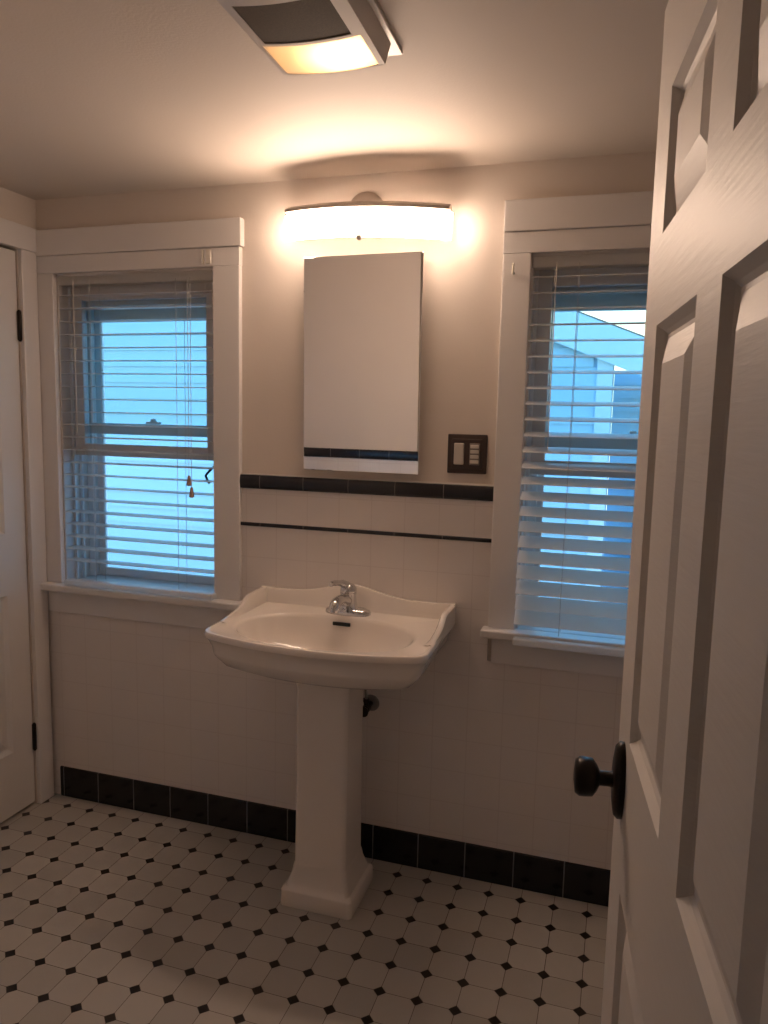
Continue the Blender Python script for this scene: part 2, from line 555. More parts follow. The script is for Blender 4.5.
# little black latch hook on the right jamb of the left window, and screw hook on the right window casing
bm = bmesh.new()
add_tube(bm, smooth_pts([(0.682, 0.046, 1.312), (0.655, 0.046, 1.290), (0.633, 0.046, 1.268), (0.634, 0.046, 1.258), (0.646, 0.046, 1.238)], 4), 0.0042, 8)
obj('latch_hook', bm, M['black'], win1, smooth=60, label='small black bent latch hook')
bm = bmesh.new()
add_tube(bm, smooth_pts([(1.690, -0.020, 1.905), (1.690, -0.036, 1.905), (1.690, -0.040, 1.918), (1.690, -0.038, 1.930)], 5), 0.0035, 8)
obj('screw_hook', bm, M['clear'], win2, smooth=60)


# ------------------------------------------------------------------ blinds
def slat_mesh(x0, x1, depth, th, y, z, tilt, crown=0.003):
    """curved slat; positive tilt lowers the room-side edge"""
    bm = bmesh.new()
    n = 6
    top, bot = [], []
    for i in range(n + 1):
        s = -0.5 + i / n
        top.append((s * depth, crown * (1 - 4 * s * s) + th / 2))
        bot.append((s * depth, crown * (1 - 4 * s * s) - th / 2))
    prof = top + bot[::-1]
    c, sn = math.cos(tilt), math.sin(tilt)
    rings = []
    for x in (x0, x1):
        rings.append([Vector((x, y + a * c - b * sn, z + a * sn + b * c)) for a, b in prof])
    add_loft(bm, rings)
    return bm


def blind(i):
    x0, x1 = WX[i]
    xa, xb = (x0 + (0.008 if i == 0 else 0.003), x1 - 0.012)
    yc = 0.018 if i == 0 else 0.016
    if i == 0:
        t = thing('window_blind', ((x0 + x1) / 2, yc, OZ0),
                  label='white horizontal slat blind with open level slats in the window left of the sink', category='blind', group='blinds at the windows')
    else:
        t = thing('window_blind', ((x0 + x1) / 2, yc, OZ0),
                  label='white horizontal slat blind with tilted lower slats in the window by the open door', category='blind', group='blinds at the windows')
    off = -Vector(t.location)

    def P(name, bm, m, parent=t, **k):
        bmesh.ops.transform(bm, matrix=Matrix.Translation(off), verts=bm.verts[:])
        return obj(name, bm, m, parent, **k)
    bm = bmesh.new()
    add_box(bm, xa, xb, yc - 0.022, yc + 0.022, OZ1 - 0.040, OZ1 - 0.008, 0.003)
    P('headrail', bm, M['slat'])
    z0, pitch, n = 1.8875, 0.0456, 22
    if i == 1:
        z0, n = 1.898, 23
    swing = lambda z: 0.0 if i == 0 else -0.075 * (OZ1 - z) / (OZ1 - OZ0)
    for k in range(n):
        z = z0 - k * pitch
        if i == 0:
            tl = math.radians(1.8 + random.uniform(-1.2, 1.2))
        else:
            f = k / (n - 1)
            tl = math.radians(11 + 4 * f + 34 * max(0, f - 0.42) / 0.58 if f < 1 else 48)
        P('slat', slat_mesh(xa, xb, 0.050, 0.0022, yc + swing(z), z, tl, 0.0015), M['slat'], smooth=40)
    bm = bmesh.new()
    if i == 0:
        add_box(bm, xa + 0.034, xb + 0.026, yc - 0.080, yc - 0.043, OZ0 + 0.004, OZ0 + 0.024, 0.006, seg=3)
    else:
        add_box(bm, xa, xb, yc - 0.110, yc - 0.079, OZ0 - 0.028, OZ0 - 0.006, 0.006, seg=3)
    P('bottom_rail', bm, M['slat'])
    for fx in (0.22, 0.78):
        x = xa + (xb - xa) * fx
        bm = bmesh.new()
        for dy in (-0.0262, 0.0262):
            add_tube(bm, [(x, yc + dy, OZ1 - 0.03), (x, yc + dy + swing(OZ0), OZ0 + 0.012)], 0.0009, 5)
        P('ladder_cord', bm, M['cord'])
    # lift cords with tassels at the right end, tilt cord at the left
    xs = xb - 0.088
    for dx, zt in ((0.0, 1.232), (0.010, 1.192)):
        bm = bmesh.new()
        add_tube(bm, [(xs + dx, yc - 0.030, OZ1 - 0.03), (xs + dx, yc - 0.031 + swing(zt), zt + 0.03)], 0.0010, 6)
        c = P('lift_cord', bm, M['cord'])
        bm = bmesh.new()
        add_lathe(bm, [(0.003, 0.036), (0.0055, 0.032), (0.0065, 0.020), (0.009, 0.006), (0.009, 0.002), (0.004, 0.0)], (xs + dx, yc - 0.031 + swing(zt), zt), n=14)
        P('tassel', bm, M['tassel'], c, smooth=50)
    bm = bmesh.new()
    add_tube(bm, [(xa + 0.07, yc - 0.030, OZ1 - 0.03), (xa + 0.072, yc - 0.030 + swing(1.4), 1.40)], 0.0014, 8)
    P('tilt_wand', bm, M['clear'])
    if i == 0:
        bm = bmesh.new()
        add_box(bm, xb - 0.022, xb - 0.013, -0.026, -0.020, OZ1 + 0.006, OZ1 + 0.052, 0.002)
        add_box(bm, xb - 0.004, xb + 0.014, -0.027, -0.020, OZ1 + 0.006, OZ1 + 0.052, 0.002)
        bmesh.ops.transform(bm, matrix=Matrix.Translation((0, -0.0085, 0)), verts=bm.verts[:])
        P('valance_clip', bm, M['clear'])
    return t


blind(0)
blind(1)


# ------------------------------------------------------------------ six-panel doors
def door_leaf(w, h, th, stile, mull, zs):
    """local x from hinge to latch, front face at y=0 (normal +y); both faces panelled"""
    pw = (w - 2 * stile - mull) / 2
    xs = [0, stile, stile + pw, stile + pw + mull, w - stile, w]
    z = [0] + list(zs) + [h]
    bm = bmesh.new()
    rings = ((0.0, 0.0), (0.008, -0.009), (0.013, -0.0125), (0.018, -0.0125), (0.052, -0.0015))
    for side in (0, 1):
        def V(x, zz, d):
            return bm.verts.new((x, d if side == 0 else -th - d, zz))
        for a in range(5):
            for c in range(len(z) - 1):
                xa, xb, za, zb = xs[a], xs[a + 1], z[c], z[c + 1]
                if a in (1, 3) and c in (1, 3, 5):
                    prev = None
                    for ins, dep in rings:
                        cur = [V(xa + ins, za + ins, dep), V(xb - ins, za + ins, dep), V(xb - ins, zb - ins, dep), V(xa + ins, zb - ins, dep)]
                        if prev:
                            for q in range(4):
                                bm.faces.new((prev[q], prev[(q + 1) % 4], cur[(q + 1) % 4], cur[q]))
                        prev = cur
                    bm.faces.new(prev)
                else:
                    bm.faces.new([V(xa, za, 0), V(xb, za, 0), V(xb, zb, 0), V(xa, zb, 0)])
    # edges
    for (x, zz0, zz1) in ((0, 0, h), (w, 0, h)):
        bm.faces.new([bm.verts.new(p) for p in ((x, 0, zz0), (x, -th, zz0), (x, -th, zz1), (x, 0, zz1))])
    for zz in (0, h):
        bm.faces.new([bm.verts.new(p) for p in ((0, 0, zz), (w, 0, zz), (w, -th, zz), (0, -th, zz))])
    bmesh.ops.remove_doubles(bm, verts=bm.verts[:], dist=1e-5)
    return bm


ZS = (0.235, 0.815, 1.035, 1.594, 1.707, 1.882)


def hinge(parent, z, r=0.0075, half=0.048):
    bm = bmesh.new()
    add_lathe(bm, [(0.004, -half - 0.006), (r, -half), (r, half), (0.004, half + 0.006)], (-0.002, 0.006, z), n=16)
    add_box(bm, -0.002, 0.003, -0.030, 0.004, z - half, z + half)
    return obj('hinge', bm, M['bronze'], parent, smooth=40, label='dark bronze hinge')


def knobset(parent, x, z, th):
    for s, y0 in ((1, 0.0), (-1, -th)):
        ax = Vector((0, s, 0))
        bm = bmesh.new()
        rings = []
        for sc, hh in ((1.0, 0.0), (1.0, 0.006), (0.90, 0.011), (0.62, 0.0135), (0.3, 0.0145)):
            rings.append([Vector((x + 0.031 * sc * math.cos(a), y0 + s * hh, z + 0.057 * sc * math.sin(a)))
                          for a in [2 * PI * i / 36 for i in range(36)]])
        add_loft(bm, rings)
        r = obj('rosette', bm, M['bronze'], parent, smooth=50)
        bm = bmesh.new()
        add_lathe(bm, [(0.014, 0.010), (0.0105, 0.018), (0.0105, 0.032), (0.019, 0.036), (0.0265, 0.042), (0.0275, 0.052), (0.0275, 0.060), (0.0235, 0.066), (0.008, 0.068)],
                  (x, y0, z), ax, 32)
        obj('knob', bm, M['bronze'], parent, smooth=50, label='round dark bronze knob')


# closed door on the left wall
LW = 0.760
d1 = thing('door_1', (LX - 0.004, -0.101, 0.012), -PI / 2, label='closed white six-panel door on the left wall', **S_)
obj('door_leaf', door_leaf(LW, 2.012, 0.035, 0.094, 0.11, ZS), M['door'], d1)
hinge(d1, 0.255)
hinge(d1, 1.760)
knobset(d1, LW - 0.066, 0.92, 0.035)
# its casing and frame (children of the door opening)
bm = bmesh.new()
cl = 0.018


def local1(x0, x1, y0, y1, z0, z1):
    # world box -> door_1 local (rotated -90 deg): local x = -(wy - ly), local y = wx - lx
    return (-(y1 + 0.101), -(y0 + 0.101), x0 + 0.004, x1 + 0.004, z0 - 0.012, z1 - 0.012)


add_box(bm, *local1(0, cl, LD1 + 0.002, -0.024, 0, LDH + 0.0), bev=0.003)
add_box(bm, *local1(0, cl, LD0 - 0.088, LD0 - 0.002, 0, LDH + 0.0), bev=0.003)
add_box(bm, *local1(0, cl + 0.004, LD0 - 0.092, -0.024, LDH + 0.0, LDH + 0.082), bev=0.003)
obj('casing', bm, M['trim'], d1)
bm = bmesh.new()
add_box(bm, *local1(-T - LX, -0.041, LD1 - 0.030, LD1 - 0.0, 0, LDH))
add_box(bm, *local1(-T - LX, -0.041, LD0, LD0 + 0.030, 0, LDH))
add_box(bm, *local1(-T - LX, -0.041, LD0, LD1, LDH - 0.020, LDH))
add_box(bm, *local1(-T - LX, -0.120, LD0, LD1, -0.01, LDH))
obj('stop_and_gap_shade', bm, M['gap'], d1)  # stops and backing sheet coloured dark to paint the shade round the leaf

# open door at the right, swung into the room; the photo looks along its face
DW = 0.800
bearing = math.radians(6.4)
dirv = Vector((-math.sin(bearing), math.cos(bearing), 0))
edge = Vector((2.0457, -1.1906, 0)) + dirv * 0.05
hp = edge - dirv * DW
d2 = thing('door_2', (hp.x, hp.y, 0.010), PI / 2 + bearing, label='open white six-panel door in the right foreground', **S_)
obj('door_leaf', door_leaf(DW, 2.020, 0.035, 0.107, 0.10, ZS), M['door'], d2)
knobset(d2, DW - 0.066, 0.962, 0.035)
for z in (0.25, 1.02, 1.76):
    hinge(d2, z)
bm = bmesh.new()
add_box(bm, DW - 0.0005, DW + 0.0015, -0.030, -0.006, 0.88, 0.945, 0.0004)
obj('latch_plate', bm, M['bronze'], d2)
# door frame of the doorway itself
f2 = thing('trim_11', (0, 0, 0), label='white frame and casing of the near doorway', **S_)
boxobj('casing', [(FD0 - 0.088, FD0 + 0.004, -D, -D + 0.018, 0, FDH), (FD1 - 0.004, FD1 + 0.088, -D, -D + 0.018, 0, FDH),
                  (FD0 - 0.088, FD1 + 0.088, -D, -D + 0.020, FDH, FDH + 0.085)], M['trim'], f2, bev=0.003)
boxobj('jamb', [(FD0, FD0 + 0.012, -D - 0.12, -D, 0, FDH), (FD1 - 0.006, FD1, -D - 0.12, -D, 0, FDH), (FD0, FD1, -D - 0.12, -D, FDH - 0.012, FDH)], M['trim'], f2)


# ------------------------------------------------------------------ pedestal sink
SX = 1.218
sink = thing('pedestal_sink', (SX, -0.23, 0), label='white china pedestal sink with a stepped back rim and square column', category='sink')


def sobj(name, bm, m, parent=sink, **k):
    bmesh.ops.transform(bm, matrix=Matrix.Translation((-SX, 0.23, 0)), verts=bm.verts[:])
    return obj(name, bm, m, parent, **k)


HW = 0.333                       # half width of the basin
YB, YS, YF = -0.010, -0.395, -0.468    # back, side end, front middle


def outline(n=220):
    """closed plan outline of the basin, counter-clockwise, relative x"""
    pts = []
    r = 0.035
    # front edge: bowed between the two clipped corners
    fx = HW - 0.055
    seg = []
    seg.append((-HW, YB))
    seg.append((-HW, -0.150))
    for i in range(5):
        seg.append((-HW - 0.006 * math.sin(PI * i / 8), -0.16 - (0.20) * i / 4))
    # front left corner curve
    for i in range(7):
        a = PI + (PI / 2) * i / 6 * 0.86
        seg.append((-HW - 0.006 + 0.040 + 0.040 * math.cos(a), -0.372 + 0.045 * math.sin(a)))
    for i in range(1, 24):
        s = -1 + 2 * i / 24
        seg.append((s * (HW - 0.030), -0.418 + (YF + 0.418) * (1 - abs(s) ** 2.2)))
    for i in range(7):
        a = 1.5 * PI + 0.07 * PI + (PI / 2) * i / 6 * 0.86
        seg.append((HW + 0.006 - 0.040 + 0.040 * math.cos(a), -0.372 + 0.045 * math.sin(a)))
    for i in range(5):
        seg.append((HW + 0.006 * math.sin(PI * (4 - i) / 8), -0.36 + 0.20 * i / 4))
    seg.append((HW, -0.150))
    seg.append((HW, YB))
    seg = [Vector((p[0], p[1])) for p in seg]
    loop = seg + [seg[0]]
    L = [0]
    for a, b in zip(loop[:-1], loop[1:]):
        L.append(L[-1] + (b - a).length)
    out = []
    for i in range(n):
        d = L[-1] * i / n
        for k in range(len(L) - 1):
            if L[k] <= d <= L[k + 1] + 1e-9:
                f = (d - L[k]) / max(1e-9, L[k + 1] - L[k])
                out.append(loop[k].lerp(loop[k + 1], f))
                break
    return out


OUT = outline()
BC = Vector((-0.006, -0.277))          # bowl centre
BA, BB = 0.274, 0.160                  # bowl half axes
ZD = 0.862                             # deck height at the back


def inset(p, d):
    """move an outline point towards the basin centre by d (per axis, keeps corners)"""
    c = Vector((0, -0.215))
    hx, hy = HW, 0.22
    v = p - c
    return Vector((c.x + v.x * (1 - d / hx), c.y + v.y * (1 - d / hy)))


def bowl(p, k):
    v = p - BC
    # superellipse direction: broad oval
    a = math.atan2(v.y / BB, v.x / BA)
    e_ = 0.88
    cx = math.copysign(abs(math.cos(a)) ** e_, math.cos(a))
    cy = math.copysign(abs(math.sin(a)) ** e_, math.sin(a))
    return Vector((BC.x + BA * k * cx, BC.y + BB * k * cy))


def rimz(p):
    # the deck falls gently towards the front lip
    t = max(0.0, min(1.0, (-p.y - 0.12) / 0.30))
    return ZD - 0.010 * t


bm = bmesh.new()
rings = []


def ring(f, z):
    r = []
    for p in OUT:
        q = f(p)
        zz = z(p) if callable(z) else z
        r.append(Vector((SX + q.x, q.y, zz)))
    rings.append(r)


def under(p, k):
    c = Vector((0, -0.225))
    v = p - c
    return Vector((c.x + v.x * k, c.y + v.y * k))


# from the pedestal up the outside, over the rim, into the bowl
for k, z in ((0.30, 0.690), (0.36, 0.700), (0.50, 0.712), (0.68, 0.728), (0.84, 0.748), (0.895, 0.768), (0.918, 0.777), (0.932, 0.787)):
    ring(lambda p, k=k: Vector((under(p, k).x, under(p, k).y if p.y < -0.15 else min(YB, under(p, k).y))), z)
ring(lambda p: inset(p, 0.017), 0.806)
ring(lambda p: inset(p, 0.008), 0.826)
ring(lambda p: inset(p, 0.001), lambda p: rimz(p) - 0.018)
ring(lambda p: inset(p, 0.000), lambda p: rimz(p) - 0.008)
ring(lambda p: inset(p, 0.003), lambda p: rimz(p) - 0.001)
ring(lambda p: inset(p, 0.008), lambda p: rimz(p) + 0.001)
ring(lambda p: inset(p, 0.014), lambda p: rimz(p) - 0.001)
ring(lambda p: inset(p, 0.020), lambda p: rimz(p) - 0.003)
ring(lambda p: bowl(p, 1.03), lambda p: rimz(bowl(p, 1.0)) - 0.003)
ring(lambda p: bowl(p, 1.0), lambda p: rimz(bowl(p, 1.0)) - 0.006)
for k, dz in ((0.975, 0.016), (0.94, 0.034), (0.88, 0.060), (0.78, 0.088), (0.62, 0.108), (0.40, 0.120), (0.18, 0.126), (0.08, 0.128)):
    ring(lambda p, k=k: bowl(p, k), lambda p, dz=dz: ZD - dz)
add_loft(bm, rings)
# raised back with its serpentine crest, returning down both sides
def crest(x):
    t = x / HW
    return 0.905 + 0.036 * math.exp(-((x + 0.012) / 0.115) ** 2) + 0.004 * abs(t) ** 6


n = 64
rr = []
for i in range(n + 1):
    x = -HW + 2 * HW * i / n
    zc = crest(x)
    rr.append([Vector((SX + x, YB, 0.845)), Vector((SX + x, YB, zc - 0.006)), Vector((SX + x, YB - 0.004, zc - 0.001)), Vector((SX + x, YB - 0.010, zc)),
               Vector((SX + x, YB - 0.016, zc - 0.001)), Vector((SX + x, YB - 0.020, zc - 0.006)), Vector((SX + x, YB - 0.025, 0.872)), Vector((SX + x, YB - 0.034, 0.855))])
add_loft(bm, rr)
for s in (-1, 1):
    rr = []
    m = 26
    for i in range(m + 1):
        y = YB - 0.30 * i / m
        f = -y
        # high back part, a step, then a low bead that dies into the rim
        zc = 0.906 - 0.030 / (1 + math.exp(-(f - 0.165) / 0.010)) - 0.018 * max(0, (f - 0.19) / 0.12)
        zc = max(zc, 0.857)
        xo = s * (HW + 0.0005)
        rr.append([Vector((SX + xo, y, 0.840)), Vector((SX + xo, y, zc - 0.005)), Vector((SX + xo - s * 0.004, y, zc - 0.001)), Vector((SX + xo - s * 0.010, y, zc)),
                   Vector((SX + xo - s * 0.016, y, zc - 0.002)), Vector((SX + xo - s * 0.021, y, max(0.856, zc - 0.012))), Vector((SX + xo - s * 0.030, y, 0.852)), Vector((SX + xo - s * 0.030, y, 0.842))])
    add_loft(bm, rr)
basin = sobj('basin', bm, M['china'], smooth=38)


# column
def rrect(cx, cy, hx, hy, r, z, n=6):
    pts = []
    for sx, sy, a0 in ((1, 1, 0), (-1, 1, PI / 2), (-1, -1, PI), (1, -1, 1.5 * PI)):
        for i in range(n + 1):
            a = a0 + PI / 2 * i / n
            pts.append(Vector((cx + sx * (hx - r) + r * math.cos(a), cy + sy * (hy - r) + r * math.sin(a), z)))
    return pts


bm = bmesh.new()
py = -0.226
prof = [(0.116, 0.112, 0.016, 0.0), (0.117, 0.113, 0.016, 0.006), (0.115, 0.111, 0.016, 0.048), (0.111, 0.107, 0.016, 0.054), (0.104, 0.101, 0.016, 0.058),
        (0.098, 0.095, 0.015, 0.072), (0.089, 0.087, 0.015, 0.100), (0.086, 0.083, 0.015, 0.120), (0.0845, 0.082, 0.015, 0.124), (0.083, 0.080, 0.014, 0.130),
        (0.082, 0.078, 0.014, 0.30), (0.082, 0.077, 0.014, 0.50), (0.082, 0.077, 0.014, 0.64), (0.083, 0.078, 0.014, 0.67), (0.086, 0.083, 0.016, 0.694), (0.09, 0.088, 0.016, 0.706)]
add_loft(bm, [rrect(SX, py, a, b, r, z) for a, b, r, z in prof])
sobj('pedestal', bm, M['china'], smooth=35)
# overflow slot on the bowl's back face, drain
bm = bmesh.new()
add_box(bm, SX - 0.030 - 0.004, SX + 0.030 - 0.006, -0.1315, -0.1245, 0.830, 0.8415, 0.002)
sobj('overflow_slot', bm, M['black'], label='black overflow slot')
bm = bmesh.new()
add_lathe(bm, [(0.026, 0), (0.026, 0.003), (0.020, 0.004), (0.018, 0.002), (0.017, 0.0055), (0.002, 0.007)], (SX + BC.x, BC.y, 0.7335))
sobj('drain', bm, M['chrome'], smooth=40)
# faucet: base plate, body, spout, lever
FK = 1.14
fx0, fy0, fz0 = SX - 0.002, -0.078, ZD - 0.003


def fobj(name, bm, m, parent=sink, **k):
    o = Vector((fx0, fy0, fz0))
    bmesh.ops.transform(bm, matrix=Matrix.Translation(o) @ Matrix.Scale(FK, 4) @ Matrix.Translation(-o), verts=bm.verts[:])
    return sobj(name, bm, m, parent, **k)


bm = bmesh.new()
rings = []
for k, z in ((1.0, 0.0), (1.0, 0.006), (0.95, 0.012), (0.80, 0.016)):
    rings.append([Vector((fx0 + 0.066 * k * math.copysign(abs(math.cos(a)) ** 0.7, math.cos(a)), fy0 + 0.027 * k * math.copysign(abs(math.sin(a)) ** 0.8, math.sin(a)), fz0 + z))
                  for a in [2 * PI * i / 40 for i in range(40)]])
add_loft(bm, rings)
fa = fobj('faucet', bm, M['chrome'], smooth=45, label='chrome single-lever faucet')
bm = bmesh.new()
add_lathe(bm, [(0.030, 0.010), (0.027, 0.018), (0.0235, 0.035), (0.022, 0.052), (0.0235, 0.056), (0.0235, 0.060)], (fx0, fy0, fz0))
fobj('body', bm, M['chrome'], fa, smooth=45)
bm = bmesh.new()
add_tube(bm, smooth_pts([(fx0, fy0 - 0.010, fz0 + 0.036), (fx0, fy0 - 0.050, fz0 + 0.050), (fx0, fy0 - 0.085, fz0 + 0.052), (fx0, fy0 - 0.108, fz0 + 0.044), (fx0, fy0 - 0.112, fz0 + 0.030)], 6),
         [0.017] * 6 + [0.0145] * 12 + [0.0135] * 7, 16)
fobj('spout', bm, M['chrome'], fa, smooth=45)
bm = bmesh.new()
add_lathe(bm, [(0.022, 0.060), (0.0235, 0.064), (0.022, 0.074), (0.015, 0.083), (0.004, 0.087)], (fx0, fy0, fz0))
add_tube(bm, smooth_pts([(fx0, fy0, fz0 + 0.078), (fx0 - 0.012, fy0 - 0.035, fz0 + 0.092), (fx0 - 0.020, fy0 - 0.065, fz0 + 0.097), (fx0 - 0.023, fy0 - 0.080, fz0 + 0.096)], 5), [0.011] * 5 + [0.008] * 5 + [0.007] * 6, 12)
fobj('lever', bm, M['chrome'], fa, smooth=45)

# shut-off valve and supply hose behind the column
vx = 1.278
valve = thing('shutoff_valve', (vx, -0.009, 0.545), label='small dark water shut-off valve on the wall behind the sink column', category='valve')
bm = bmesh.new()
add_lathe(bm, [(0.028, 0.0), (0.026, 0.004), (0.012, 0.007)], (0, 0, 0), (0, -1, 0))
obj('escutcheon', bm, M['hose'], valve, smooth=45)
bm = bmesh.new()
add_lathe(bm, [(0.009, 0.004), (0.009, 0.040), (0.014, 0.042), (0.014, 0.066), (0.008, 0.068)], (0, 0, 0), (0, -1, 0), 18)
add_lathe(bm, [(0.008, 0), (0.008, 0.022), (0.010, 0.023), (0.010, 0.034)], (0, -0.054, 0), (0, 0, 1), 18)
obj('valve_body', bm, M['bronze'], valve, smooth=45)
bm = bmesh.new()
add_lathe(bm, [(0.004, 0.066), (0.004, 0.076), (0.016, 0.078), (0.018, 0.084), (0.012, 0.089)], (0, 0, 0), (0, -1, 0), 14)
obj('valve_handle', bm, M['bronze'], valve, smooth=45)
bm = bmesh.new()
add_tube(bm, smooth_pts([(0, -0.054, 0.030), (-0.005, -0.054, 0.075), (-0.030, -0.058, 0.12), (-0.055, -0.062, 0.16), (-0.06, -0.064, 0.178)], 5), 0.005, 8)
obj('supply_hose', bm, M['hose'], valve, smooth=60)

# ------------------------------------------------------------------ mirrored cabinet
cab = thing('medicine_cabinet', (1.225, 0, 1.308), label='frameless mirrored medicine cabinet on the wall above the sink', category='mirror')
boxobj('body', [(-0.186, 0.186, -0.016, 0.0, 0.006, 0.648)], M['cab'], cab, bev=0.002)
bm = bmesh.new()
add_box(bm, 0.0, 0.391, -0.0065, 0.0, 0.0, 0.667, 0.0025, seg=2)
md = obj('mirror_door', bm, M['mirror'], cab)
md.location = (-0.1925, -0.0175, 0.0)              # the door stands a crack open on its left hinges
md.rotation_euler = (math.radians(0.90), 0, math.radians(-1.2))

# ------------------------------------------------------------------ switch plate
sw = thing('light_switch', (1.568, 0, 1.376), label='dark two-gang wall switch plate right of the mirror', category='switch')
bm = bmesh.new()
add_box(bm, -0.061, 0.061, -0.007, 0.0, -0.060, 0.060, 0.003)
add_box(bm, -0.0475, 0.0475, -0.0095, -0.005, -0.046, 0.046, 0.002)
obj('plate', bm, M['plate'], sw)
bm = bmesh.new()
add_box(bm, -0.040, -0.009, -0.0135, -0.004, -0.033, 0.033, 0.003)
obj('rocker', bm, M['switch'], sw, label='pale rocker switch')
bm = bmesh.new()
add_box(bm, 0.008, 0.040, -0.0115, -0.004, -0.033, 0.033, 0.002)
tm = obj('timer_insert', bm, M['timer'], sw, label='timer insert with pale buttons and gap shade in its body colour')
for k in range(4):
    bm = bmesh.new()
    zc = 0.023 - k * 0.0153
    add_box(bm, 0.011, 0.037, -0.0145, -0.010, zc - 0.0052, zc + 0.0052, 0.0015)
    obj('button', bm, M['switch'], tm)

# ------------------------------------------------------------------ vanity lamp
VX, VZ = 1.246, 2.052
van = thing('vanity_light', (VX, 0, VZ - 0.003), label='bowed bar light with a glowing diffuser above the mirror', category='lamp')
van.rotation_euler = (0, math.radians(2.3), 0)
HL = 0.262


def arcy(t):
    return -0.112 + 0.052 * t * t


bm = bmesh.new()
rings = []
N = 40
for i in range(N + 1):
    t = -1 + 2 * i / N
    x = t * HL
    y = arcy(t)
    prof = [(0.010, -0.038), (0.010, 0.038)]
    for k in range(9):
        a = PI / 2 - PI * k / 8
        prof.append((0.004 - 0.022 * math.cos(a), 0.038 * math.sin(a)))
    rings.append([Vector((x, y + p, z)) for p, z in prof])
add_loft(bm, rings)
obj('diffuser', bm, M['diffuser'], van, smooth=60, label='glowing white curved diffuser')
bm = bmesh.new()
rings = []
for i in range(N + 1):
    t = -1 + 2 * i / N
    x = t * (HL - 0.004)
    y = arcy(t)
    rings.append([Vector((x, y + p, z)) for p, z in ((0.013, 0.0395), (-0.025, 0.0395), (-0.026, 0.048), (-0.004, 0.060), (0.013, 0.060))])
add_loft(bm, rings)
rings = []
for i in range(N + 1):
    t = -1 + 2 * i / N
    y = arcy(t)
    rings.append([Vector((t * (HL - 0.004), y + p, z)) for p, z in ((0.0105, -0.034), (0.0105, 0.0335), (0.013, 0.0335), (0.013, -0.034))])
add_loft(bm, rings)
for t in (-0.7, -0.1, 0.1, 0.7):
    x = t * HL
    add_box(bm, x - 0.004, x + 0.004, arcy(t) + 0.0115, arcy(t) + 0.0135, 0.028, 0.045)
obj('back_bar', bm, M['nickel'], van, smooth=30, label='curved brushed metal back bar')
bm = bmesh.new()
add_lathe(bm, [(0.062, 0.0), (0.062, 0.008), (0.056, 0.016), (0.040, 0.021), (0.014, 0.024), (0.012, 0.100)], (-0.022, 0, 0.055), (0, -1, 0), 36)
obj('canopy', bm, M['nickel'], van, smooth=45)
bm = bmesh.new()
add_lathe(bm, [(0.010, 0.0), (0.010, 0.006), (0.006, 0.012), (0.002, 0.014)], (0.0, arcy(0) - 0.004, -0.037), (0, 0, -1), 16)
obj('finial', bm, M['nickel'], van, smooth=45)

# ------------------------------------------------------------------ ceiling fan with light
fan = thing('exhaust_fan', (1.425, -0.930, H), math.radians(1.8), label='ceiling exhaust fan with dark grille and lit lens', category='fan')
FW, FL = 0.108, 0.150      # half width (x), half length (y)


def fz(x):
    return -0.046 - 0.008 * (1 - (x / FW) ** 2)


def arch_panel(y0, y1, x0, x1, off=0.0, th=0.004, n=20):
    bm = bmesh.new()
    rr = []
    for i in range(n + 1):
        x = x0 + (x1 - x0) * i / n
        z = fz(x) + off
        rr.append([Vector((x, y0, z)), Vector((x, y1, z)), Vector((x, y1, z + th)), Vector((x, y0, z + th))])
    add_loft(bm, rr)
    return bm


# cover: side skirts, end skirts, arched frame bars
bm = bmesh.new()
for s in (-1, 1):
    add_loft(bm, [[Vector((s * (FW + 0.012), y, 0)), Vector((s * (FW + 0.011), y, -0.010)), Vector((s * FW, y, fz(FW))), Vector((s * (FW - 0.004), y, fz(FW) + 0.004)), Vector((s * (FW - 0.002), y, 0))]
                  for y in (-FL, FL)])
add_box(bm, -FW - 0.022, FW + 0.022, -FL - 0.02, FL + 0.050, -0.009, 0.0, 0.002)
LY0, LY1 = 0.026, 0.144
GY0, GY1 = -0.118, 0.016
rr_ = merge
for y0, y1 in ((LY1, FL), (GY1, LY0), (-FL, GY0)):
    merge(bm, arch_panel(y0, y1, -FW, FW))
for x0, x1 in ((-FW, -FW + 0.018), (FW - 0.026, FW)):
    merge(bm, arch_panel(GY0, GY1, x0, x1))
for x0, x1 in ((-FW, -FW + 0.010), (FW - 0.012, FW)):
    merge(bm, arch_panel(LY0, LY1, x0, x1))
for y in (-FL, FL - 0.004):
    rr = []
    for i in range(21):
        x = -FW + 2 * FW * i / 20
        rr.append([Vector((x, y, fz(x))), Vector((x, y + 0.004, fz(x))), Vector((x, y + 0.004, 0)), Vector((x, y, 0))])
    add_loft(bm, rr)
obj('cover', bm, M['fan'], fan, smooth=40)
bm = bmesh.new()
merge(bm, arch_panel(GY0, GY1, -FW + 0.018, FW - 0.026, 0.006, 0.002))
k = 0
while k < 44:
    y = GY0 + (GY1 - GY0) * (k + 0.5) / 44
    merge(bm, arch_panel(y - 0.0010, y + 0.0010, -FW + 0.018, FW - 0.026, 0.001, 0.005, 10))
    k += 1
obj('grille', bm, M['grille'], fan, label='dark slotted grille')
obj('lens', arch_panel(LY0, LY1, -FW + 0.010, FW - 0.012, 0.001, 0.0015), M['lens'], fan, smooth=60, label='glowing light lens')
bm = bmesh.new()
add_lathe(bm, [(0.002, -0.030), (0.013, -0.024), (0.017, -0.010), (0.016, 0.004), (0.010, 0.018), (0.009, 0.030)], (0.040, 0.085, -0.024), (1, 0, 0), 18)
obj('bulb', bm, M['bulb'], fan, smooth=60)
